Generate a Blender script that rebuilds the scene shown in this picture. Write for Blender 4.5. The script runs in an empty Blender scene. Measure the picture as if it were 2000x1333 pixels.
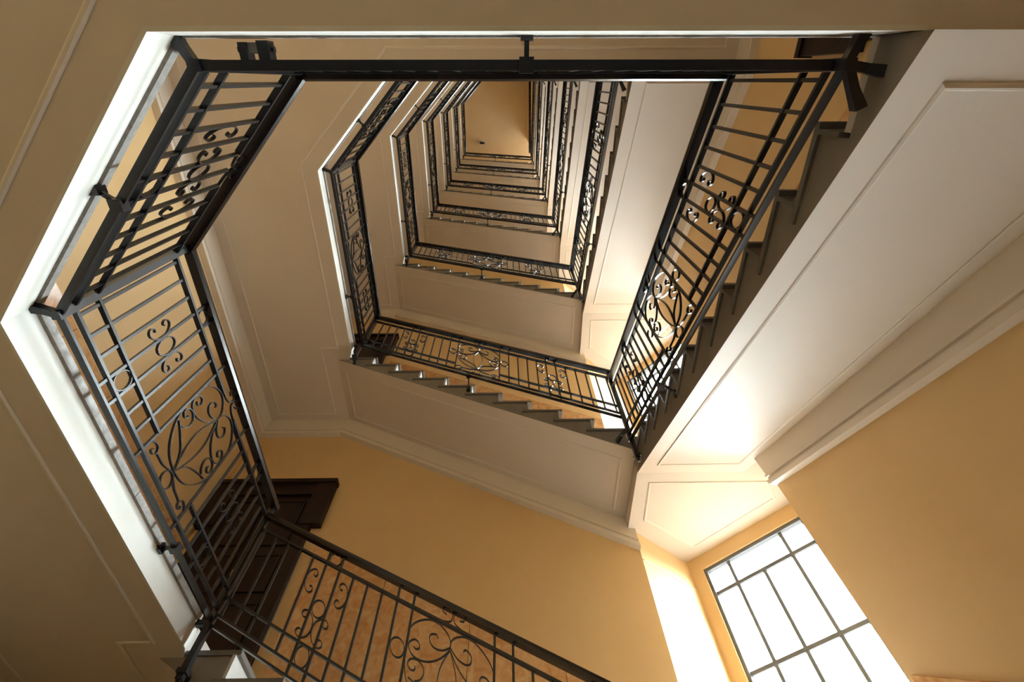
import bpy, math, random
from mathutils import Vector, Matrix
random.seed(7)
R2 = math.sqrt(2)
scene = bpy.context.scene
col = scene.collection

# ------------------------------------------------------------------ camera
F_PX, ELEV, ROLL, YAW = 936.8, 1.0743, 0.029, 0.0244
def _rot(v, a):
    return Vector((v.x * math.cos(a) - v.y * math.sin(a), v.x * math.sin(a) + v.y * math.cos(a), v.z))
cr = _rot(Vector((1, 0, 0)), -YAW)
cf = _rot(Vector((0, math.cos(ELEV), math.sin(ELEV))), -YAW)
cu = _rot(Vector((0, -math.sin(ELEV), math.cos(ELEV))), -YAW)
cR = math.cos(ROLL) * cr - math.sin(ROLL) * cu
cU = math.sin(ROLL) * cr + math.cos(ROLL) * cu
cam_data = bpy.data.cameras.new('camera')
cam_data.sensor_width = 36.0
cam_data.lens = F_PX / 2000.0 * 36.0
cam_data.clip_start = 0.05
cam = bpy.data.objects.new('camera', cam_data)
M = Matrix((cR, cU, -cf)).transposed().to_4x4()
cam.matrix_world = M
col.objects.link(cam)
scene.camera = cam

# ------------------------------------------------------------------ world, light, exposure
world = bpy.data.worlds.new('sky')
scene.world = world
world.use_nodes = True
wn = world.node_tree
SKY_STRENGTH = 98.0
_tc = wn.nodes.new('ShaderNodeTexCoord')
_sep = wn.nodes.new('ShaderNodeSeparateXYZ')
_ramp = wn.nodes.new('ShaderNodeValToRGB')          # overcast sky above the horizon, courtyard ground below it
_ramp.color_ramp.elements[0].position = 0.48
_ramp.color_ramp.elements[0].color = (0.075, 0.072, 0.07, 1)
_ramp.color_ramp.elements[1].position = 0.52
_ramp.color_ramp.elements[1].color = (0.86, 0.94, 1.0, 1)
_map = wn.nodes.new('ShaderNodeMapRange')
_map.inputs['From Min'].default_value = -1.0
wn.links.new(_tc.outputs['Generated'], _sep.inputs[0])
wn.links.new(_sep.outputs['Z'], _map.inputs['Value'])
wn.links.new(_map.outputs[0], _ramp.inputs[0])
wn.links.new(_ramp.outputs[0], wn.nodes['Background'].inputs[0])
wn.nodes['Background'].inputs[1].default_value = SKY_STRENGTH
scene.view_settings.view_transform = 'Standard'
scene.view_settings.look = 'None'
scene.view_settings.gamma = 1.0
scene.view_settings.use_curve_mapping = False
scene.view_settings.exposure = 0.12

# ------------------------------------------------------------------ materials
def material(name, base, rough=0.6, metallic=0.0, mottled=None, scale=4.0, amount=0.5, bump=0.0, bump_scale=60.0,
             detail=4.0, spec=0.5, distort=0.0):
    m = bpy.data.materials.new(name)
    m.use_nodes = True
    nt = m.node_tree
    b = nt.nodes['Principled BSDF']
    b.inputs['Base Color'].default_value = (*base, 1)
    b.inputs['Roughness'].default_value = rough
    b.inputs['Metallic'].default_value = metallic
    b.inputs['Specular IOR Level'].default_value = spec
    tc = nt.nodes.new('ShaderNodeTexCoord')
    if mottled:
        n = nt.nodes.new('ShaderNodeTexNoise')
        n.inputs['Scale'].default_value = scale
        n.inputs['Detail'].default_value = detail
        n.inputs['Distortion'].default_value = distort
        r = nt.nodes.new('ShaderNodeValToRGB')
        r.color_ramp.elements[0].position = 0.5 - amount / 2
        r.color_ramp.elements[1].position = 0.5 + amount / 2
        r.color_ramp.elements[0].color = (*base, 1)
        r.color_ramp.elements[1].color = (*mottled, 1)
        nt.links.new(tc.outputs['Object'], n.inputs['Vector'])
        nt.links.new(n.outputs['Fac'], r.inputs['Fac'])
        nt.links.new(r.outputs['Color'], b.inputs['Base Color'])
    if bump:
        n2 = nt.nodes.new('ShaderNodeTexNoise')
        n2.inputs['Scale'].default_value = bump_scale
        n2.inputs['Detail'].default_value = 3
        bp = nt.nodes.new('ShaderNodeBump')
        bp.inputs['Strength'].default_value = bump
        bp.inputs['Distance'].default_value = 0.01
        nt.links.new(tc.outputs['Object'], n2.inputs['Vector'])
        nt.links.new(n2.outputs['Fac'], bp.inputs['Height'])
        nt.links.new(bp.outputs['Normal'], b.inputs['Normal'])
    return m

MAT = {
    'yellow': material('yellow_plaster', (0.70, 0.495, 0.255), 0.62, mottled=(0.65, 0.435, 0.205), scale=1.1, amount=0.5, bump=0.08, bump_scale=35),
    'cream': material('cream_plaster', (0.71, 0.625, 0.54), 0.65, mottled=(0.665, 0.575, 0.485), scale=1.3, amount=0.5, bump=0.08, bump_scale=40),
    'moulding': material('cream_moulding', (0.72, 0.645, 0.56), 0.6),
    'white': material('white_edge_paint', (0.76, 0.745, 0.70), 0.55, mottled=(0.68, 0.65, 0.58), scale=2.5, amount=0.4, bump=0.1, bump_scale=30),
    'marble': material('grey_marble', (0.44, 0.42, 0.39), 0.35, mottled=(0.27, 0.25, 0.225), scale=45, amount=0.5, detail=5),
    'tread': material('dark_grey_stone', (0.17, 0.155, 0.14), 0.35, mottled=(0.12, 0.108, 0.095), scale=20, amount=0.6),
    'paving': material('pale_stone_paving', (0.55, 0.50, 0.43), 0.4, mottled=(0.46, 0.41, 0.35), scale=12, amount=0.5),
    'riser': material('pale_lit_marble', (0.58, 0.56, 0.53), 0.35, mottled=(0.48, 0.46, 0.43), scale=14, amount=0.5),  # left flight risers: light from the windows is put into this pale colour
    'stringer': material('grey_cement', (0.25, 0.215, 0.18), 0.6, mottled=(0.19, 0.16, 0.13), scale=5, amount=0.5, bump=0.1, bump_scale=30),
    'iron': material('black_iron_paint', (0.007, 0.007, 0.009), 0.30, mottled=(0.013, 0.013, 0.015), scale=30, amount=0.4, spec=0.5),
    'handrail': material('dark_handrail', (0.010, 0.009, 0.009), 0.25, mottled=(0.022, 0.012, 0.009), scale=12, amount=0.4, spec=0.5),
    'dado': material('orange_marble', (0.66, 0.43, 0.21), 0.16, mottled=(0.54, 0.25, 0.085), scale=11, amount=0.4, detail=9, distort=1.2),
    'door': material('dark_brown_wood', (0.020, 0.009, 0.007), 0.45, mottled=(0.013, 0.006, 0.005), scale=8, amount=0.4, spec=0.25),
    'brass': material('brass', (0.55, 0.36, 0.10), 0.3, 1.0),
    'frame': material('window_iron', (0.11, 0.12, 0.14), 0.5),
    'ceiling': material('ceiling_plaster', (0.72, 0.57, 0.36), 0.65, mottled=(0.69, 0.53, 0.32), scale=1.5, amount=0.5),
    'floor': material('floor_stone', (0.13, 0.115, 0.10), 0.5, mottled=(0.10, 0.085, 0.07), scale=6, amount=0.5),
}
mp = bpy.data.materials.new('window_glass')
mp.use_nodes = True
_nt = mp.node_tree
_nt.nodes.remove(_nt.nodes['Principled BSDF'])
_tr = _nt.nodes.new('ShaderNodeBsdfTransparent'); _tr.inputs[0].default_value = (0.94, 0.97, 0.96, 1)
_gl = _nt.nodes.new('ShaderNodeBsdfGlossy'); _gl.inputs['Roughness'].default_value = 0.08
_mx = _nt.nodes.new('ShaderNodeMixShader'); _mx.inputs[0].default_value = 0.06
_nt.links.new(_tr.outputs[0], _mx.inputs[1]); _nt.links.new(_gl.outputs[0], _mx.inputs[2])
_nt.links.new(_mx.outputs[0], _nt.nodes['Material Output'].inputs[0])
MAT['pane'] = mp

# ------------------------------------------------------------------ helpers
def link(name, mesh, parent=None, loc=(0, 0, 0)):
    o = bpy.data.objects.new(name, mesh)
    col.objects.link(o)
    o.location = loc
    o.parent = parent
    return o

def empty(name, loc=(0, 0, 0)):
    return link(name, None, None, loc)

def tag(o, label=None, cat=None, group=None, kind=None):
    if label: o['label'] = label
    if cat: o['category'] = cat
    if group: o['group'] = group
    if kind: o['kind'] = kind
    return o

def copy_tree(o, parent=None):
    c = o.copy()
    col.objects.link(c)
    c.parent = parent
    for ch in list(o.children):
        copy_tree(ch, c)
    return c

def set_label(o, label):
    o['label'] = label
    return o

class MB:
    """collects simple shapes; build() links them as one mesh"""
    def __init__(self):
        self.v = []; self.f = []; self.mi = []
    def add(self, vs, fs, mi=0):
        n = len(self.v)
        self.v += [tuple(p) for p in vs]
        self.f += [tuple(i + n for i in f) for f in fs]
        self.mi += [mi] * len(fs)
    def box(self, x0, x1, y0, y1, z0, z1, mi=0):
        self.add([(x0, y0, z0), (x1, y0, z0), (x1, y1, z0), (x0, y1, z0), (x0, y0, z1), (x1, y0, z1), (x1, y1, z1), (x0, y1, z1)],
                 [(3, 2, 1, 0), (4, 5, 6, 7), (0, 1, 5, 4), (1, 2, 6, 5), (2, 3, 7, 6), (3, 0, 4, 7)], mi)
    def prism(self, poly, z0, z1, mi=0, mi_bottom=None):
        n = len(poly)
        vs = [(x, y, z0) for x, y in poly] + [(x, y, z1) for x, y in poly]
        self.add(vs, [tuple(range(n - 1, -1, -1))], mi if mi_bottom is None else mi_bottom)
        self.add(vs, [tuple(range(n, 2 * n))] + [(i, (i + 1) % n, n + (i + 1) % n, n + i) for i in range(n)], mi)
    def sweep(self, path, sec, closed=False, up=(0, 0, 1)):
        """profile sec [(side, up)] swept along 3d path, mitred in plan; side = left of the path seen from above"""
        P = [Vector(p) for p in path]
        n = len(P); k = len(sec); U = Vector(up)
        vs = []
        for i in range(n):
            if closed:
                a = P[i] - P[i - 1]; b = P[(i + 1) % n] - P[i]
            else:
                a = P[i] - P[i - 1] if i > 0 else P[1] - P[0]
                b = P[i + 1] - P[i] if i < n - 1 else P[-1] - P[-2]
            na = U.cross(a).normalized(); nb = U.cross(b).normalized()
            m = (na + nb)
            if m.length < 1e-6: m = na.copy()
            m.normalize()
            m = m / max(0.35, m.dot(na))
            vs += [P[i] + m * s + U * t for s, t in sec]
        fs = []
        for i in range(n if closed else n - 1):
            j = (i + 1) % n
            for q in range(k):
                r = (q + 1) % k
                fs.append((i * k + q, j * k + q, j * k + r, i * k + r))
        if not closed:
            fs.append(tuple(range(k))); fs.append(tuple((n - 1) * k + q for q in range(k - 1, -1, -1)))
        self.add(vs, fs)
    def mesh(self, name, mats):
        me = bpy.data.meshes.new(name)
        me.from_pydata(self.v, [], self.f)
        if not isinstance(mats, (list, tuple)): mats = [mats]
        for m in mats: me.materials.append(MAT[m])
        for p, i in zip(me.polygons, self.mi): p.material_index = i
        import bmesh
        bm = bmesh.new(); bm.from_mesh(me)
        bmesh.ops.recalc_face_normals(bm, faces=bm.faces)
        bm.to_mesh(me); bm.free()
        return me
    def build(self, name, mats, parent=None, loc=(0, 0, 0)):
        return link(name, self.mesh(name, mats), parent, loc)

def rect(w, h, cx=0.0, cy=0.0):
    return [(cx - w / 2, cy - h / 2), (cx + w / 2, cy - h / 2), (cx + w / 2, cy + h / 2), (cx - w / 2, cy + h / 2)]

# ------------------------------------------------------------------ layout (metres, camera at the origin)
H = 3.605                      # storey height
h = H / 22                     # riser
ZS, T = 1.70, 0.198            # soffit and thickness of the first landing above the camera
ZT = ZS + T                    # its top
XL, YA, XC, YS = -1.966, -0.131, 1.245, 3.128
YD = -0.134
PA, PL, PB = (-1.058, YA), (XL, 0.823), (XL, 3.024)
WX0, WX1, WY0, WY1 = -3.27, 2.27, -1.45, 4.12
G0, GR = 0.165, 0.2916         # right flight: first riser and going (along y)
X0, GL = 1.21, 0.3211          # left flight: first riser and going (along -x)
ZQ = 3.425                     # soffit of the quarter landing
ZQT = ZT + 11 * h              # its top
W1, W2 = (WX1, 2.99), (1.318, WY1)
P1, P2 = (1.951, 4.629), (2.925, 3.655)
GROUND = ZT - H
CEIL = 29.4
NLEV = 7
NWIN = 8  # topmost window is an unseen extra, added to brighten the ceiling
def soff_r(y): return 1.70 + 0.5213 * y
def soff_l(x): return 4.1875 - 0.5177 * x
ORD = ['ground', 'first', 'second', 'third', 'fourth', 'fifth', 'sixth', 'seventh', 'added unseen eighth']

CORN = [(0.0, 0.01), (0.05, 0.01), (0.04, -0.20), (0.055, -0.206), (0.055, -0.228), (0.04, -0.234), (0.04, -0.256), (0.066, -0.268), (0.066, -0.312), (0.0, -0.318)]
BEAD = [(-0.013, 0.002), (0.013, 0.002), (0.012, -0.004), (0.005, -0.008), (-0.005, -0.008), (-0.012, -0.004)]

# ------------------------------------------------------------------ setting: walls, floor, ceiling
TH = 0.25
def wall(name, plan, z0, z1, label, mats='yellow'):
    m = MB(); m.prism(plan, z0, z1)
    o = m.build(name, mats)
    tag(o, label, None, None, 'structure')
    return o
wall_left = wall('wall_left', [(WX0 - TH, WY0 - TH), (WX0, WY0 - TH), (WX0, WY1 + TH), (WX0 - TH, WY1 + TH)], GROUND, CEIL, 'yellow plaster wall beyond the left landings')
wall_back = wall('wall_back', [(WX0, WY1), (W2[0], WY1), (W2[0] + 0.20, WY1 + TH), (WX0, WY1 + TH)], GROUND, CEIL, 'yellow plaster wall behind the lower stair flights')
wall_right = wall('wall_right', [(WX1, WY0 - TH), (WX1 + TH, WY0 - TH), (WX1 + TH, W1[1] + 0.20), W1], GROUND, CEIL, 'yellow plaster wall at right of the stair')
wall_rear = wall('wall_rear', [(WX0, WY0 - TH), (WX1, WY0 - TH), (WX1, WY0), (WX0, WY0)], GROUND, CEIL, 'yellow plaster wall behind the viewer')
m = MB(); m.box(WX0 - TH, WX1 + 1.2, WY0 - TH, WY1 + 1.2, GROUND - 0.2, GROUND)
tag(m.build('floor', 'floor'), 'stone floor of the entrance hall', None, None, 'structure')
m = MB(); m.box(WX0 - TH, WX1 + 1.2, WY0 - TH, WY1 + 1.2, CEIL, CEIL + 0.2)
tag(m.build('ceiling', 'ceiling'), 'flat pale ochre ceiling at the top of the stairwell', None, None, 'structure')
# alcove jambs
wall('wall_alcove_left', [W2, P1, (P1[0] - 0.15, P1[1] + 0.2), (W2[0] + 0.1, WY1 + TH)], GROUND, CEIL, 'cream yellow jamb left of the corner windows')
wall('wall_alcove_right', [W1, (WX1 + 0.12, W1[1] - 0.12 + 0.20), (P2[0] + 0.16, P2[1] - 0.08), P2], GROUND, CEIL, 'yellow jamb right of the corner windows')

jd = (Vector(P1) - Vector(W2)).normalized(); jn = Vector((jd.y, -jd.x)) * 0.008
m = MB(); m.prism([(Vector(W2) + jd * 0.01)[:], (Vector(P1) - jd * 0.02)[:], (Vector(P1) - jd * 0.02 + jn)[:], (Vector(W2) + jd * 0.01 + jn)[:]], 3.085, 3.10)
tag(m.build('trim_1', 'moulding'), 'thin painted cable across the pale jamb left of the window', None, None, 'structure')

# window wall with openings; local frame: s along (1,-1)/sqrt2, depth d along (1,1)/sqrt2
DW = 6.58 / R2
def wpt(s, z, d=0.0):
    D = DW + d
    return ((D + s) / R2, (D - s) / R2, z)
S0, S1 = (P1[0] - P1[1]) / R2, (P2[0] - P2[1]) / R2
WS = [-1.755, -1.48, -1.19, -0.885, -0.612]     # frame edges and glazing bars
WZ_TOP, WZ_BOT = 3.275, 0.77
def wbox(mb, s0, s1, z0, z1, d0, d1):
    mb.add([wpt(s0, z0, d0), wpt(s1, z0, d0), wpt(s1, z0, d1), wpt(s0, z0, d1), wpt(s0, z1, d0), wpt(s1, z1, d0), wpt(s1, z1, d1), wpt(s0, z1, d1)],
           [(3, 2, 1, 0), (4, 5, 6, 7), (0, 1, 5, 4), (1, 2, 6, 5), (2, 3, 7, 6), (3, 0, 4, 7)])
mb = MB()
wbox(mb, S0 - 0.1, WS[0], GROUND, CEIL, 0, 0.16)
wbox(mb, WS[-1], S1 + 0.1, GROUND, CEIL, 0, 0.16)
zprev = GROUND
for k in range(NWIN):
    wbox(mb, WS[0], WS[-1], zprev, WZ_BOT + k * H, 0, 0.16)
    zprev = WZ_TOP + k * H
wbox(mb, WS[0], WS[-1], zprev, CEIL, 0, 0.16)
tag(mb.build('wall_corner', 'yellow'), 'narrow yellow wall around the corner windows', None, None, 'structure')

def make_window():
    root = empty('window_1', wpt((WS[0] + WS[-1]) / 2, WZ_BOT))
    base = Vector(root.location)
    def part(name, mat, boxes):
        mb = MB()
        for b in boxes: wbox(mb, *b)
        mb.v = [tuple(Vector(p) - base) for p in mb.v]
        return mb.build(name, mat, root)
    e = 0.034
    part('window_frame', 'frame', [(WS[0], WS[0] + e, WZ_BOT, WZ_TOP, 0.02, 0.08), (WS[-1] - e, WS[-1], WZ_BOT, WZ_TOP, 0.02, 0.08),
                                   (WS[0] + e, WS[-1] - e, WZ_TOP - 0.034, WZ_TOP, 0.02, 0.08), (WS[0] + e, WS[-1] - e, WZ_BOT, WZ_BOT + e, 0.02, 0.08)])
    b = 0.017
    zr = [3.0, 2.255, 1.51]
    for z in zr:
        part('glazing_bar', 'frame', [(WS[0] + e, WS[-1] - e, z - b, z + b, 0.035, 0.065)])
    for s in (WS[1], WS[3]):
        part('glazing_bar', 'frame', [(s - b, s + b, WZ_BOT + e, WZ_TOP - 0.034, 0.036, 0.064)])
    part('glazing_bar', 'frame', [(WS[2] - b, WS[2] + b, WZ_BOT + e, 3.0 - b, 0.037, 0.063)])
    zz = [WZ_BOT + e] + zr[::-1] + [WZ_TOP - 0.034]
    for i in range(4):
        ss = [WS[0] + e, WS[1], WS[2], WS[3], WS[-1] - e] if i < 3 else [WS[0] + e, WS[1], WS[3], WS[-1] - e]
        for s0, s1 in zip(ss[:-1], ss[1:]):
            part('pane', 'pane', [(s0, s1, zz[i], zz[i + 1], 0.048, 0.053)])
    return root
win = make_window()
for k in range(NWIN):                            # sampling portals for the daylight in each opening
    ld = bpy.data.lights.new('window_portal', 'AREA')
    ld.shape = 'RECTANGLE'; ld.size = WS[-1] - WS[0]; ld.size_y = WZ_TOP - WZ_BOT
    ld.cycles.is_portal = True
    lo = bpy.data.objects.new('window_portal', ld); col.objects.link(lo)
    lo.location = wpt((WS[0] + WS[-1]) / 2, (WZ_BOT + WZ_TOP) / 2 + k * H, 0.12)
    lo.rotation_euler = Vector((1, 1, 0)).to_track_quat('Z', 'Y').to_euler()
tag(win, 'large bright iron framed window near the bottom right corner', None, None, 'structure')
for k in range(1, NWIN):
    w = copy_tree(win)
    w.name = 'window_%d' % (k + 1)
    w.location.z += k * H
    set_label(w, ['', 'dazzling corner window seen through the right railing'][k] if k == 1 else '%s iron framed corner window up the stairwell' % ORD[k + 1])

# ------------------------------------------------------------------ landings
WELL_EDGE = [(XL - 0.05, YS + 0.02), PB, PL, PA, (XC + 0.03, YD)]
E_ = 0.012
LAND_POLY = [(WX0, WY0), (WX1, WY0), (WX1, YA), (XC + 0.03, YA), (XC + 0.03, YD - E_), (PA[0] - 0.005, YA - E_), (XL - E_, PL[1] - 0.005), (XL - E_, PB[1]), (XL - 0.05 - E_, YS + 0.02), (XL - 0.05, WY1), (WX0, WY1)]
def make_landing():
    root = empty('stair_landing', (0, 0, ZS))
    m = MB(); m.prism(LAND_POLY, 0.0005, T - 0.04)
    m.build('slab', 'cream', root)
    m = MB(); m.sweep([(x, y, 0) for x, y in WELL_EDGE], [(-0.014, 0.0), (0.0, 0.0), (0.0, 0.14), (-0.014, 0.14)])
    m.build('edge_band', 'white', root)
    # marble nosing in stones along the edge
    pts = [PB, PL, PA, (XC + 0.03, YD)]
    for a, b in zip(pts[:-1], pts[1:]):
        a = Vector(a); b = Vector(b); n = max(1, round((b - a).length / 1.1))
        for i in range(n):
            p = a.lerp(b, i / n); q = a.lerp(b, (i + 1) / n); d = (q - p).normalized() * 0.002
            m = MB(); m.sweep([(*(p + d), 0), (*(q - d), 0)], [(-0.30, T - 0.04), (0.005, T - 0.04), (0.005, T), (-0.30, T)])
            m.build('nosing_stone', 'marble', root)
    m = MB(); m.prism([(WX0, WY0), (WX1, WY0), (WX1, G0), (XC, G0), (XC, YA - 0.30), (PA[0] - 0.15, YA - 0.3), (XL - 0.3, PL[1] - 0.15), (XL - 0.3, WY1), (WX0, WY1)], T - 0.04, T - 0.002)
    m.build('floor_slab', 'paving', root)
    loop = [(-3.10, -1.30), (2.10, -1.30), (2.10, -0.285), (-1.115, -0.285), (-2.135, 0.765), (-2.135, 2.96), (-2.34, 2.96), (-2.34, 3.98), (-3.10, 3.98)]
    m = MB(); m.sweep([(x, y, 0) for x, y in loop], BEAD, closed=True)
    m.build('panel_moulding', 'moulding', root)
    path = [(WX1, YA), (WX1, WY0), (WX0, WY0), (WX0, WY1), (-2.2, WY1)]
    m = MB(); m.sweep([(x, y, 0) for x, y in path[::-1]], CORN)
    m.build('cornice', 'moulding', root)
    return root

# ------------------------------------------------------------------ flights
def make_right_flight():
    root = empty('stair_flight', (XC, YA, ZS))
    bx, by, bz = root.location
    prof = [(YA, soff_r(YA)), (YA, ZT - 0.04), (G0 + 0.02, ZT - 0.04)]
    for k in range(11):
        z = ZT + (k + 1) * h - 0.03
        prof.append((G0 + GR * k + 0.02, z))
        prof.append((G0 + GR * (k + 1) + 0.02 if k < 10 else 3.305, z))
    prof.append((3.305, soff_r(3.305)))
    m = MB()
    n = len(prof)
    vs = [(0, y - by, z - bz) for y, z in prof] + [(WX1 - bx, y - by, z - bz) for y, z in prof]
    m.add(vs, [tuple(range(n)), tuple(range(2 * n - 1, n - 1, -1))] + [(i, n + i, n + i + 1, i + 1) for i in range(n - 1)], 0)
    m.add(vs, [(n - 1, 2 * n - 1, n, 0)], 1)
    m.build('flight_body', ['stringer', 'cream'], root)
    tread = MB(); tread.box(-0.014, WX1 - bx, -0.025, GR + 0.085, -0.03, 0)
    tm = tread.mesh('tread', 'tread')
    riser = MB(); riser.box(-0.016, WX1 - bx, 0, 0.02, 0, h - 0.03)
    rm = riser.mesh('riser', 'tread')  # darker stone here paints in the shade of risers turned from the window
    for k in range(11):
        if k < 10: link('tread', tm, root, (0, G0 + GR * k - by, ZT + (k + 1) * h - bz))
        link('riser', rm, root, (0, G0 + GR * k - by, ZT + k * h - bz))
    m = MB(); m.sweep([(x - bx, y - by, soff_r(y) - bz) for x, y in [(1.392, 0.015), (2.13, 0.015), (2.13, 3.10), (1.392, 3.10)]], BEAD, closed=True)
    m.build('panel_moulding', 'moulding', root)
    m = MB(); m.sweep([(WX1 - bx, y - by, soff_r(y) - bz) for y in (YA, W1[1])], CORN)
    m.build('cornice', 'moulding', root)
    return root

def make_left_flight():
    root = empty('stair_flight', (XC, YS, ZQT))
    bx, by, bz = root.location
    xe = XC - 0.005
    prof = [(xe, soff_l(xe)), (xe, ZQT - 0.03), (X0 - 0.02, ZQT - 0.03)]
    for k in range(11):
        z = ZQT + (k + 1) * h - 0.03
        prof.append((X0 - GL * k - 0.02, z))
        prof.append((X0 - GL * (k + 1) - 0.02 if k < 10 else -2.2, z))
    prof.append((-2.2, soff_l(-2.2)))
    m = MB(); n = len(prof)
    vs = [(x - bx, 0, z - bz) for x, z in prof] + [(x - bx, WY1 - by, z - bz) for x, z in prof]
    m.add(vs, [tuple(range(n)), tuple(range(2 * n - 1, n - 1, -1))] + [(i, n + i, n + i + 1, i + 1) for i in range(n - 1)], 0)
    m.add(vs, [(n - 1, 2 * n - 1, n, 0)], 1)
    m.build('flight_body', ['stringer', 'cream'], root)
    tread = MB(); tread.box(-GL - 0.085, 0.025, -0.014, WY1 - by, -0.03, 0)
    tm = tread.mesh('tread', 'tread')
    riser = MB(); riser.box(-0.02, 0, -0.02, WY1 - by, 0, h - 0.03)
    rm = riser.mesh('riser', 'riser')
    for k in range(11):
        if k < 10: link('tread', tm, root, (X0 - GL * k - bx, 0, ZQT + (k + 1) * h - bz))
        link('riser', rm, root, (X0 - GL * k - bx, 0, ZQT + k * h - bz))
    m = MB(); m.sweep([(x - bx, y - by, soff_l(x) - bz) for x, y in [(-2.05, 3.285), (1.125, 3.285), (1.125, 3.99), (-2.05, 3.99)]], BEAD, closed=True)
    m.build('panel_moulding', 'moulding', root)
    m = MB(); m.sweep([(x - bx, WY1 - by, soff_l(x) - bz) for x in (W2[0], -2.2)], CORN)
    m.build('cornice', 'moulding', root)
    return root

def make_quarter():
    root = empty('quarter_landing', (XC, 3.05, ZQ))
    bx, by, bz = root.location
    poly = [(XC, 3.14), (WX1, 3.14), W1, P2, P1, W2, (XC, WY1)]
    m = MB(); m.prism([(x - bx, y - by) for x, y in poly], 0, ZQT - ZQ - 0.03)
    m.build('slab', 'cream', root)
    poly2 = [(XC - 0.03, 3.085), (WX1, 3.085), W1, P2, P1, W2, (XC - 0.03, WY1)]
    m = MB(); m.prism([(x - bx, y - by) for x, y in poly2], ZQT - ZQ - 0.03, ZQT - ZQ)
    m.build('floor_slab', 'tread', root)
    loop = [(1.385, 3.44), (2.53, 3.44), (2.66, 3.66), (1.98, 4.37), (1.40, 3.95)]
    m = MB(); m.sweep([(x - bx, y - by, 0) for x, y in loop], BEAD, closed=True)
    m.build('panel_moulding', 'moulding', root)
    return root

landing = make_landing()
right = make_right_flight()
left = make_left_flight()
quarter = make_quarter()
tag(landing, 'cream soffited landing with white edge nearest overhead at left', 'landing', 'landings stacked up the stairwell')
for k in range(2, NLEV + 1):
    o = copy_tree(landing); o.location.z += (k - 1) * H
    set_label(o, 'cream soffited landing with white edge, %s storey up' % ORD[k])
UP = ['lowest, below the frame', 'nearest the viewer', 'second one up', 'third one up', 'fourth one up', 'fifth one up', 'topmost']
def level_copies(proto, stem, cat, group, low=None):
    """proto stands for storey 1 (starting at the first landing); makes storeys 0..NLEV-1"""
    tag(proto, stem + ', ' + UP[1], cat, group)
    for k in range(NLEV):
        if k == 1: continue
        o = copy_tree(proto); o.location.z += (k - 1) * H
        set_label(o, low if k == 0 and low else stem + ', ' + UP[k])
level_copies(right, 'stair flight with dark steps sloping along the right wall', 'stairs', 'stair flights along the right wall')
level_copies(left, 'panelled stair flight sloping along the far wall', 'stairs', 'stair flights along the far wall', 'stair flight arriving at the nearest landing in the bottom left corner')
level_copies(quarter, 'cream panelled corner landing by the windows', 'landing', 'corner landings')

# ------------------------------------------------------------------ wrought iron railings
HUB = 0.266
ORN = {
    'leaf_outer': [(-0.002, 0.197), (-0.07, 0.207), (-0.123, 0.227), (-0.174, 0.266), (-0.226, 0.334), (-0.254, 0.406), (-0.263, 0.487), (-0.261, 0.558)],
    'leaf_inner': [(-0.002, 0.205), (-0.027, 0.254), (-0.061, 0.296), (-0.108, 0.325), (-0.186, 0.36), (-0.226, 0.37)],
    'scroll': [(-0.187, 0.369), (-0.155, 0.393), (-0.139, 0.433), (-0.149, 0.472), (-0.182, 0.491), (-0.22, 0.484), (-0.24, 0.457), (-0.235, 0.427), (-0.21, 0.419), (-0.193, 0.436), (-0.198, 0.45)],
    'centre_leaf': [(0.0, 0.197), (-0.028, 0.27), (-0.049, 0.356), (-0.056, 0.451), (-0.04, 0.547), (0.0, 0.652)],
    'scroll_a': [(0.0, 0.652), (-0.05, 0.577), (-0.108, 0.525), (-0.168, 0.5), (-0.22, 0.504), (-0.25, 0.534), (-0.252, 0.57), (-0.225, 0.602), (-0.196, 0.598), (-0.185, 0.568), (-0.206, 0.55), (-0.221, 0.558)],
    'scroll_b': [(-0.002, 0.666), (-0.046, 0.626), (-0.096, 0.616), (-0.129, 0.64), (-0.128, 0.684), (-0.094, 0.704), (-0.082, 0.686)],
    'scroll_c': [(-0.261, 0.569), (-0.269, 0.614), (-0.254, 0.678), (-0.213, 0.732), (-0.15, 0.775), (-0.086, 0.781), (-0.03, 0.749), (-0.002, 0.706), (0.0, 0.669)],
    'scroll_s': [(-0.004, 0.188), (-0.054, 0.165), (-0.098, 0.151), (-0.151, 0.148), (-0.18, 0.145)],
    'scroll_d': [(-0.271, 0.092), (-0.268, 0.137), (-0.235, 0.168), (-0.199, 0.17), (-0.18, 0.141), (-0.198, 0.12), (-0.221, 0.124), (-0.215, 0.143)],
    'scroll_top': [(-0.117, 0.808), (-0.058, 0.814), (-0.011, 0.838), (-0.006, 0.885), (-0.03, 0.912), (-0.068, 0.905), (-0.07, 0.878), (-0.044, 0.868)],
}
def smooth(pts, n=3):
    """Catmull-Rom through the points"""
    P = [pts[0]] + list(pts) + [pts[-1]]
    out = []
    for i in range(1, len(P) - 2):
        p0, p1, p2, p3 = P[i - 1], P[i], P[i + 1], P[i + 2]
        for j in range(n):
            t = j / n
            out.append(tuple(0.5 * (2 * p1[c] + (p2[c] - p0[c]) * t + (2 * p0[c] - 5 * p1[c] + 4 * p2[c] - p3[c]) * t * t + (3 * p1[c] - p0[c] - 3 * p2[c] + p3[c]) * t ** 3) for c in (0, 1)))
    out.append(tuple(pts[-1]))
    return out
def ring_pts(cs, ct, rs, rt, n=16):
    return [(cs + rs * math.cos(2 * math.pi * i / n), ct + rt * math.sin(2 * math.pi * i / n)) for i in range(n)]
C_HALF = [(0.10, 0.50), (-0.12, 0.42), (-0.36, 0.52), (-0.42, 0.76), (-0.12, 0.97), (0.30, 0.95), (0.72, 0.70), (0.95, 0.34)]
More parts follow.
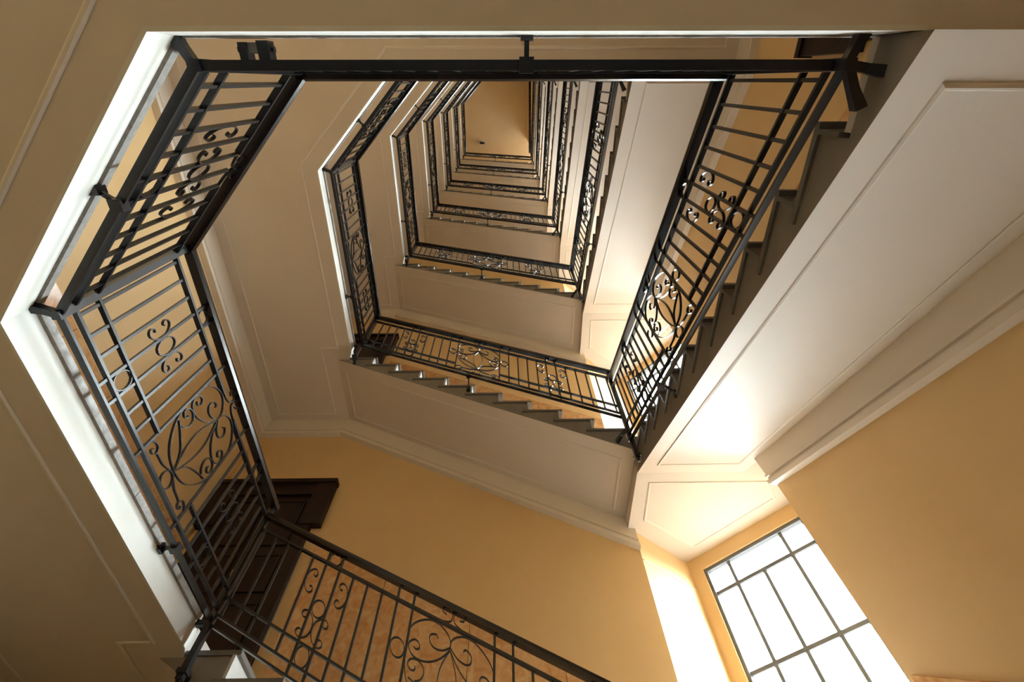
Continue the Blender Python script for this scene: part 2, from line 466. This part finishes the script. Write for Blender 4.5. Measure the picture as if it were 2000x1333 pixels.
def c_scroll(cs, ct, rs, rt, side):
    """C shaped scroll with its back on the given side and both ends curled in"""
    pts = C_HALF + [(1.0, 0.0)] + [(x, -y) for x, y in C_HALF[::-1]]
    return [(cs + side * rs * x, ct + rt * y) for x, y in pts]

class Panel:
    def __init__(self, a, b, za, zb, ts):
        self.a = Vector(a); self.b = Vector(b); self.za = za; self.zb = zb; self.ts = ts
        self.L = (self.b - self.a).length
        self.d = (self.b - self.a) / self.L
        self.n = Vector((-self.d.y, self.d.x))
        self.base = Vector((self.a.x, self.a.y, za))
        self.sl = (zb - za) / self.L
    def p(self, s, t, w=0.0):
        """local point (relative to base): s along, t above the bottom rail, w across"""
        q = self.d * s + self.n * w
        return Vector((q.x, q.y, self.sl * s + t))
    def strip(self, mb, st, thick, width, closed=False):
        """flat bar bent in the plane of the panel"""
        n = len(st); vs = []; fs = []
        for i in range(n):
            if closed: a, b = st[i - 1], st[(i + 1) % n]
            else: a, b = st[max(0, i - 1)], st[min(n - 1, i + 1)]
            ds, dt = b[0] - a[0], b[1] - a[1] 
            l = math.hypot(ds, dt) or 1.0
            ns, nt = -dt / l * thick / 2, ds / l * thick / 2
            s, t = st[i]
            for sg, w in ((1, -width / 2), (1, width / 2), (-1, width / 2), (-1, -width / 2)):
                vs.append(self.p(s + sg * ns, t + sg * nt, w))
        for i in range(n if closed else n - 1):
            j = (i + 1) % n
            for q in range(4):
                fs.append((i * 4 + q, i * 4 + (q + 1) % 4, j * 4 + (q + 1) % 4, j * 4 + q))
        if not closed:
            fs += [(3, 2, 1, 0), tuple((n - 1) * 4 + q for q in range(4))]
        mb.add(vs, fs)
    def rail(self, mb, s0, s1, t, hgt, width):
        self.strip(mb, [(s0, t), (s1, t)], hgt, width)

def make_railing(pn, kind, brackets=(), post=None):
    """kind: 'landing', 'flight' or 'short'"""
    root = empty('railing', pn.base)
    L, ts = pn.L, pn.ts
    def part(name, mat, fn):
        mb = MB(); fn(mb); return mb.build(name, mat, root)
    TB, T2, T3, T4, TH_ = 0.0, 0.075 * ts, 0.208 * ts, 0.80 * ts, 0.925 * ts
    c = L / 2
    NB = 12 if kind == 'flight' else 8
    HC = 5.5 if kind == 'flight' else 3.5          # side ornament sits between these two bars
    hw = HUB if kind != 'short' else 0.262
    w = (c - 0.045 - hw) / (NB - 1) if kind != 'short' else 0.108
    kx = hw / HUB
    part('bottom_rail', 'iron', lambda mb: pn.rail(mb, 0, L, TB, 0.014, 0.032))
    part('lower_rail', 'iron', lambda mb: pn.rail(mb, 0.02, L - 0.02, T2, 0.016, 0.024))
    part('handrail', 'handrail', lambda mb: mb.sweep([pn.p(-0.02, TH_), pn.p(L + 0.02, TH_)],
         [(a + 0.012, b) for a, b in [(-0.026, -0.026), (0.026, -0.026), (0.035, -0.008), (0.032, 0.012), (0.015, 0.024), (-0.015, 0.024), (-0.032, 0.012), (-0.035, -0.008)]]))
    gap = 0.115 * kx
    if kind == 'short':
        part('middle_rail', 'iron', lambda mb: pn.rail(mb, 0.02, L - 0.02, T3, 0.016, 0.024))
    else:
        for s0, s1 in ((0.02, c - hw), (c + hw, L - 0.02)):
            part('middle_rail', 'iron', lambda mb: pn.rail(mb, s0, s1, T3, 0.016, 0.024))
    if kind == 'flight':
        part('top_rail', 'iron', lambda mb: pn.rail(mb, 0.02, L - 0.02, T4, 0.018, 0.03))
    else:
        for s0, s1 in ((0.02, c - gap), (c + gap, L - 0.02)):
            part('top_rail', 'iron', lambda mb: pn.rail(mb, s0, s1, T4, 0.018, 0.03))
    # balusters
    def bar(t0, t1):
        mb = MB(); mb.box(-0.0075, 0.0075, -0.0075, 0.0075, t0, t1); return mb.mesh('baluster', 'iron')
    meshes = {(a, b): bar(a, b) for a in (TB, T2) for b in (T4, TH_)}
    if kind == 'short':
        n = 11
        bars = [(c + (i - 5) * 0.108, TB if i in (5, 6) else T2, TH_ if i == 5 and False else T4) for i in range(n)]
    else:
        bars = []
        for sg in (-1, 1):
            for j in range(NB):
                mid = j in (int(HC), int(HC) + 1)
                lo = TB if mid or (j == 0 and kind == 'landing') else T2
                hi = TH_ if mid or j == 0 or (j == 1 and kind == 'flight') else T4
                bars.append((c + sg * (hw + j * w), lo, hi))
    ang = math.atan2(pn.d.y, pn.d.x)
    for s, lo, hi in bars:
        o = link('baluster', meshes[(lo, hi)], root, pn.p(s, 0)); o.rotation_euler.z = ang
    # centre ornament
    TK, WD = 0.0055, 0.014
    names = {'leaf_outer': 'leaf_arc', 'leaf_inner': 'leaf_arc', 'centre_leaf': 'leaf_arc'}
    if kind != 'short':
        for key, pts in ORN.items():
            for sg in (-1, 1):
                st = smooth([(c - sg * s * kx, t * ts) for s, t in pts])
                part(names.get(key, 'scroll'), 'iron', lambda mb: pn.strip(mb, st, TK, WD))
        part('ring', 'iron', lambda mb: pn.strip(mb, ring_pts(c, 0.132 * ts, 0.05 * kx, 0.05 * ts), TK, WD, True))
    else:
        for sg in (-1, 1):
            st = smooth([(c - sg * s, t * ts) for s, t in ORN['scroll_top']])
            part('scroll', 'iron', lambda mb: pn.strip(mb, st, TK, WD))
    # side ornaments
    centres = [c - hw - HC * w, c + hw + HC * w] if kind != 'short' else [c + 0.054]
    for cc in centres:
        rs = 0.40 * w
        if kind == 'flight':
            part('ring', 'iron', lambda mb: pn.strip(mb, ring_pts(cc, 0.46 * ts, 0.42 * w, 0.055), TK, WD, True))
            for sg in (-1, 1):
                st = smooth(c_scroll(cc + sg * w, 0.62 * ts, 0.46 * w, 0.085, sg))
                part('scroll', 'iron', lambda mb: pn.strip(mb, st, TK, WD))
                st = smooth(c_scroll(cc + sg * 0.62 * w, 0.325 * ts, 0.60 * w, 0.085, -sg))
                part('scroll', 'iron', lambda mb: pn.strip(mb, st, TK, WD))
        else:
            part('ring', 'iron', lambda mb: pn.strip(mb, ring_pts(cc, 0.49 * ts, 0.42 * w, 0.075), TK, WD, True))
            for sg in (-1, 1):
                st = smooth(c_scroll(cc + sg * w, 0.49 * ts, 0.48 * w, 0.085, -sg))
                part('scroll', 'iron', lambda mb: pn.strip(mb, st, TK, WD))
            if kind == 'short':
                for sg in (-1, 1):
                    st = smooth(c_scroll(cc + sg * 2 * w, 0.49 * ts, 0.46 * w, 0.13, sg))
                    part('scroll', 'iron', lambda mb: pn.strip(mb, st, TK, WD))
        part('ring', 'iron', lambda mb: pn.strip(mb, ring_pts(cc, 0.142 * ts, 0.42 * w, 0.06), TK, WD, True))
        if kind != 'short':
            part('ring', 'iron', lambda mb: pn.strip(mb, ring_pts(cc, 0.855 * ts, 0.40 * w, 0.045), TK, WD, True))
    if kind == 'flight':
        for sg in (-1, 1):
            part('ring', 'iron', lambda mb: pn.strip(mb, ring_pts(c + sg * (hw + 0.5 * w), 0.50 * ts, 0.42 * w, 0.055), TK, WD, True))
    # stay brackets from the bottom rail to the stone edge: (s, depth, drop, side)
    for s, dep, drop in brackets:
        def fn(mb):
            base = [(0.0, 0.0), (0.25 * dep, 0.004), (0.6 * dep, drop * 0.25), (0.9 * dep, drop * 0.8), (dep, drop)]
            P = [pn.p(s, t, -q) for q, t in base]
            vs = []; fs = []
            for pt in P:
                for a, b in ((-0.008, -0.008), (0.008, -0.008), (0.008, 0.008), (-0.008, 0.008)):
                    vs.append(pt + Vector((pn.d.x * a, pn.d.y * a, b)))
            for i in range(len(P) - 1):
                for q in range(4): fs.append((i * 4 + q, i * 4 + (q + 1) % 4, i * 4 + 4 + (q + 1) % 4, i * 4 + 4 + q))
            fs += [(3, 2, 1, 0), tuple((len(P) - 1) * 4 + q for q in range(4))]
            mb.add(vs, fs)
            # collar round the rail
            q0 = pn.p(s, 0)
            mb.box(q0.x - 0.024, q0.x + 0.024, q0.y - 0.024, q0.y + 0.024, q0.z - 0.022, q0.z + 0.022)
            q1 = pn.p(s, drop, -dep)
            mb.box(q1.x - 0.02, q1.x + 0.02, q1.y - 0.02, q1.y + 0.02, q1.z - 0.025, q1.z + 0.025)
        part('stay_bracket', 'iron', fn)
    if post:
        s, t0, t1, arms = post
        def fn(mb):
            q = pn.p(s, 0); e = 0.019
            mb.box(q.x - e, q.x + e, q.y - e, q.y + e, t0 + q.z, t1 + q.z)
            if t0 < -0.05:
                for dz, r in ((0.0, 0.03), (-0.03, 0.020), (-0.055, 0.012)):
                    mb.box(q.x - r, q.x + r, q.y - r, q.y + r, t0 + dz - 0.015 + q.z, t0 + dz + 0.012 + q.z)
        part('post', 'iron', fn)
        for (dx, dy, z0, z1) in arms:
            def fn2(mb):
                q = pn.p(s, 0)
                pts = [Vector((q.x, q.y, q.z + z0)), Vector((q.x + dx * 0.55, q.y + dy * 0.55, q.z + z0 + 0.3 * (z1 - z0))), Vector((q.x + dx, q.y + dy, q.z + z1))]
                vs = []; fs = []
                for i, pt in enumerate(pts):
                    e = 0.015 if i < 2 else 0.019
                    for a, b, cz in ((-1, -1, -1), (1, 1, -1), (1, 1, 1), (-1, -1, 1)):
                        vs.append(pt + Vector((dy * a, -dx * a, 0)).normalized() * e + Vector((0, 0, cz * e)))
                for i in range(2):
                    for k4 in range(4): fs.append((i * 4 + k4, i * 4 + (k4 + 1) % 4, i * 4 + 4 + (k4 + 1) % 4, i * 4 + 4 + k4))
                fs += [(3, 2, 1, 0), (8, 9, 10, 11)]
                mb.add(vs, fs)
            part('corner_bracket', 'iron', fn2)
    return root

RX, RY, RYA = -1.880, 3.0, -0.048
RA, RL, RB, RC, RD = (-1.026, RYA), (RX, 0.858), (RX, RY), (1.178, RY - 0.01), (1.128, RYA)
ZB = ZT - 0.045
def nose_r(y): return ZT + h + h / GR * (y - G0)
def nose_l(x): return ZQT + h + h / GL * (X0 - x)
# panel normals point left of the travel direction; brackets reach to the other side
panels = {
    'diagonal': (Panel(RL, RA, ZB, ZB, 1.0), 'short', [(0.62, 0.085, 0.0)], (0.0, -0.02, 0.925, [(-0.085, -0.035, 0.0, -0.01)])),
    'side': (Panel(RB, RL, ZB, ZB, 1.0), 'landing', [(1.08 - 0.40, 0.085, 0.0)], (0.0, -0.30, 0.925, [(-0.08, 0.0, -0.02, -0.02), (-0.02, 0.10, -0.26, -0.30)])),
    'rear': (Panel(RA, RD, ZB, ZB, 1.0), 'landing', [(1.10, 0.09, 0.0)], (0.0, -0.02, 0.925, [(-0.045, -0.09, 0.0, 0.0)])),
    'right_flight': (Panel(RD, RC, nose_r(RD[1]) - 0.125, nose_r(RC[1]) - 0.10, 1.09), 'flight', [(2.07, 0.085, -0.10)],
                     (0.0, -0.03, 1.0, [(0.12, 0.02, 0.0, -0.02), (0.07, 0.13, -0.01, -0.03), (0.03, -0.09, 0.0, 0.0)])),
    'left_flight': (Panel(RC, RB, nose_l(RC[0]) - 0.01, nose_l(RB[0]) - 0.01, 0.92), 'flight', [(1.62, 0.13, -0.11)],
                    (0.0, -0.56, 0.86, [(-0.10, 0.13, -0.17, -0.21), (0.06, 0.13, -0.20, -0.16), (0.06, 0.12, -0.46, -0.42)])),
}
def joined(root):
    """one mesh for a far railing whose parts are too small to see"""
    v = []; f = []; mi = []
    for ch in root.children:
        mw = Matrix.Translation(ch.location) @ ch.rotation_euler.to_matrix().to_4x4()
        n = len(v)
        v += [tuple(mw @ q.co) for q in ch.data.vertices]
        f += [tuple(i + n for i in p.vertices) for p in ch.data.polygons]
        k = 1 if ch.data.materials[0] == MAT['handrail'] else 0
        mi += [k] * len(ch.data.polygons)
    me = bpy.data.meshes.new('railing')
    me.from_pydata(v, [], f)
    me.materials.append(MAT['iron']); me.materials.append(MAT['handrail'])
    for p, k in zip(me.polygons, mi): p.material_index = k
    return me
WHERE = {'diagonal': 'short diagonal black iron railing on the landing edge', 'side': 'black iron railing with leaf scrolls on the left landing edge',
         'rear': 'black iron railing on the landing edge overhead', 'right_flight': 'black scrolled iron railing on the right sloping flight',
         'left_flight': 'black scrolled iron railing on the far sloping flight'}
STOREY = {0: 'at the very bottom of the photo', 1: 'nearest the viewer', 2: 'second storey up', 3: 'third storey up', 4: 'fourth storey up', 5: 'fifth storey up', 6: 'sixth storey up', 7: 'topmost storey'}
for key, (pn, kind, br, post) in panels.items():
    proto = make_railing(pn, kind, br, post)
    grp = 'wrought iron railings, ' + key.replace('_', ' ')
    tag(proto, WHERE[key] + ', ' + STOREY[1], 'railing', grp)
    is_l = key in ('diagonal', 'side', 'rear')
    far = joined(proto)
    ks = range(2, 8) if is_l else (range(2, 7) if key == 'right_flight' else [0] + list(range(2, 7)))
    for k in ks:
        if k <= 3:
            o = copy_tree(proto); o.location.z += (k - 1) * H
        else:
            o = link('railing', far, None, proto.location); o.location.z += (k - 1) * H
            tag(o, None, 'railing', grp)
        set_label(o, WHERE[key] + ', ' + STOREY[k])
# top storey: level railing closing the well at right
top_pn = Panel(RD, RC, ZB, ZB, 1.0)
tp = make_railing(top_pn, 'landing')
o = link('railing', joined(tp), None, tp.location); o.location.z += 6 * H
for ch in list(tp.children): bpy.data.objects.remove(ch)
bpy.data.objects.remove(tp)
tag(o, 'level black railing along the right side of the topmost opening', 'railing')
m = MB(); m.box(XC, WX1, YA, 2.95, 0, 0.2)
tag(m.build('top_floor_slab', 'cream', None, (0, 0, ZS + 6 * H)), 'cream floor slab beside the topmost opening at right', 'landing')
m = MB(); m.box(1.26, 1.36, WY0, 2.9, 0, CEIL - (ZT + 6 * H))
tag(m.build('wall_top', 'yellow', None, (0, 0, ZT + 6 * H)), 'ochre partition wall beside the topmost opening', None, None, 'structure')

# clamp lying on the nearest overhead bottom rail
cl = empty('rail_clamp', (-0.83, -0.085, ZT + 0.0))
tag(cl, 'small dark metal clamp on the overhead rail near its left end', 'clamp')
m = MB(); m.box(-0.05, -0.022, -0.03, 0.03, -0.03, 0.02); m.build('jaw', 'iron', cl)
m = MB(); m.box(0.012, 0.05, -0.035, 0.03, -0.03, 0.02); m.build('jaw', 'iron', cl)
m = MB(); m.box(-0.03, 0.03, -0.03, 0.0, -0.02, 0.015); m.build('bridge_plate', 'stringer', cl)
m = MB(); m.sweep([(-0.06, -0.01, -0.005), (0.06, -0.01, -0.005)], [(0.012 * math.cos(a * math.pi / 3), 0.012 * math.sin(a * math.pi / 3)) for a in range(6)]); m.build('bolt', 'iron', cl)

# ------------------------------------------------------------------ doors
def door_parts(root, W, Ht, ear, M4):
    """door in local frame: x across (0..W), y out of the wall, z up; M4 maps to the parent's space"""
    def part(name, mat, boxes, parent=root):
        mb = MB()
        for b in boxes: mb.box(*b)
        mb.v = [tuple(M4 @ Vector(p)) for p in mb.v]
        return mb.build(name, mat, parent)
    fw = 0.11
    part('door_frame', 'door', [(0, fw, 0, 0.07, 0, Ht - 0.20), (W - fw, W, 0, 0.07, 0, Ht - 0.20), (0, W, 0, 0.07, Ht - 0.20, Ht - 0.05)])
    part('frame_ears', 'door', [(-ear, fw, 0, 0.09, Ht - 0.62, Ht - 0.04), (W - fw, W + ear, 0, 0.09, Ht - 0.62, Ht - 0.04)])
    part('crown', 'door', [(-ear - 0.01, W + ear + 0.01, 0, 0.11, Ht - 0.05, Ht)])
    for i in range(2):
        x0 = fw + i * (W - 2 * fw) / 2; x1 = x0 + (W - 2 * fw) / 2 - 0.004
        leaf = part('door_leaf', 'door', [(x0, x1, 0, 0.03, 0, Ht - 0.20)])
        for z0, z1 in ((0.15, 0.75), (0.90, 1.25), (1.40, Ht - 0.30)):
            part('panel', 'door', [(x0 + 0.07, x1 - 0.07, 0.03, 0.042, z0, z1)], leaf)
            part('panel_frame', 'door', [(x0 + 0.05, x0 + 0.065, 0.03, 0.05, z0 - 0.02, z1 + 0.02), (x1 - 0.065, x1 - 0.05, 0.03, 0.05, z0 - 0.02, z1 + 0.02),
                                         (x0 + 0.05, x1 - 0.05, 0.03, 0.05, z0 - 0.02, z0 - 0.005), (x0 + 0.05, x1 - 0.05, 0.03, 0.05, z1 + 0.005, z1 + 0.02)], leaf)
        if i == 0:
            part('door_knob', 'brass', [(x1 - 0.06, x1 - 0.03, 0.03, 0.075, 1.02, 1.06), (x1 - 0.065, x1 - 0.025, 0.07, 0.10, 1.01, 1.07)], leaf)
def rotm(a): return Matrix.Rotation(a, 4, 'Z')
d1 = empty('door_1', (-2.06, WY1, ZT))
door_parts(d1, 1.10, 2.23, 0.10, rotm(math.pi))
tag(d1, 'dark brown panelled double door at the end of the lowest landing', None, None, 'structure')
d2 = empty('door_2', (WX1, -1.27, ZT))
door_parts(d2, 1.05, 2.23, 0.06, rotm(math.pi / 2))
tag(d2, 'dark brown door beside the start of the right flight', None, None, 'structure')
n = 2
for src, lab in ((d1, 'dark brown double door at the end of the %s landing'), (d2, 'dark brown door on the right wall of the %s landing')):
    for k in (2, 3):
        o = copy_tree(src); n += 1; o.name = 'door_%d' % n; o.location.z += (k - 1) * H
        set_label(o, lab % ORD[k])

# ------------------------------------------------------------------ marble dado slabs on the walls
DT = 0.018
def slab_quad(parent, pts, nrm, name='dado_slab'):
    """pts: four wall points, bevelled outwards along nrm"""
    P = [Vector(p) for p in pts]; N = Vector(nrm); c = sum(P, Vector()) / 4
    vs = P + [p + N * DT + (c - p).normalized() * 0.004 for p in P]
    m = MB(); m.add(vs, [(0, 1, 2, 3), (7, 6, 5, 4), (0, 4, 5, 1), (1, 5, 6, 2), (2, 6, 7, 3), (3, 7, 4, 0)])
    return m.build(name, 'dado', parent)
def spread(a, b, step):
    n = max(1, round(abs(b - a) / step)); return [a + (b - a) * i / n for i in range(n + 1)]
for k in range(0, 3):                          # along the far flights
    dz = (k - 1) * H
    xs = [-1.94, -1.146, -0.331, 0.45, W2[0] - 0.01]
    for x0, x1 in zip(xs[:-1], xs[1:]):
        g = 0.0015
        def top(x): return min(nose_l(x) + 1.47, ZT + H + 1.42) + dz
        slab_quad(wall_back, [(x0 + g, WY1, nose_l(x0) - 0.35 + dz), (x1 - g, WY1, nose_l(x1) - 0.35 + dz), (x1 - g, WY1, top(x1)), (x0 + g, WY1, top(x0))], (0, -1, 0))
for k in range(1, 4):                          # along the left landings
    z = ZT + (k - 1) * H
    ys = spread(WY0, WY1, 0.62)
    for y0, y1 in zip(ys[:-1], ys[1:]):
        slab_quad(wall_left, [(WX0, y0 + 0.0015, z), (WX0, y1 - 0.0015, z), (WX0, y1 - 0.0015, z + 1.40), (WX0, y0 + 0.0015, z + 1.40)], (1, 0, 0))
for k in range(0, 3):                          # along the right flights
    dz = (k - 1) * H
    ys = [-0.10, 0.55, 1.15, 1.75, 2.35, 2.94]
    for y0, y1 in zip(ys[:-1], ys[1:]):
        slab_quad(wall_right, [(WX1, y0 + 0.0015, nose_r(y0) - 0.3 + dz), (WX1, y1 - 0.0015, nose_r(y1) - 0.3 + dz), (WX1, y1 - 0.0015, nose_r(y1) + 1.43 + dz), (WX1, y0 + 0.0015, nose_r(y0) + 1.43 + dz)], (-1, 0, 0))

# lamp hook in the ceiling
hk = empty('ceiling_hook', (-1.35, 3.05, CEIL))
tag(hk, 'small lamp hook on the ceiling at the top of the well', 'hook')
m = MB(); m.sweep([(0.14 * math.cos(a * math.pi / 6), 0.14 * math.sin(a * math.pi / 6), -0.03) for a in range(12)], rect(0.10, 0.06), closed=True); m.build('rose', 'moulding', hk)
m = MB(); m.box(-0.05, 0.05, -0.05, 0.05, -0.30, 0); m.box(-0.05, 0.20, -0.05, 0.05, -0.38, -0.28); m.build('hook', 'iron', hk)
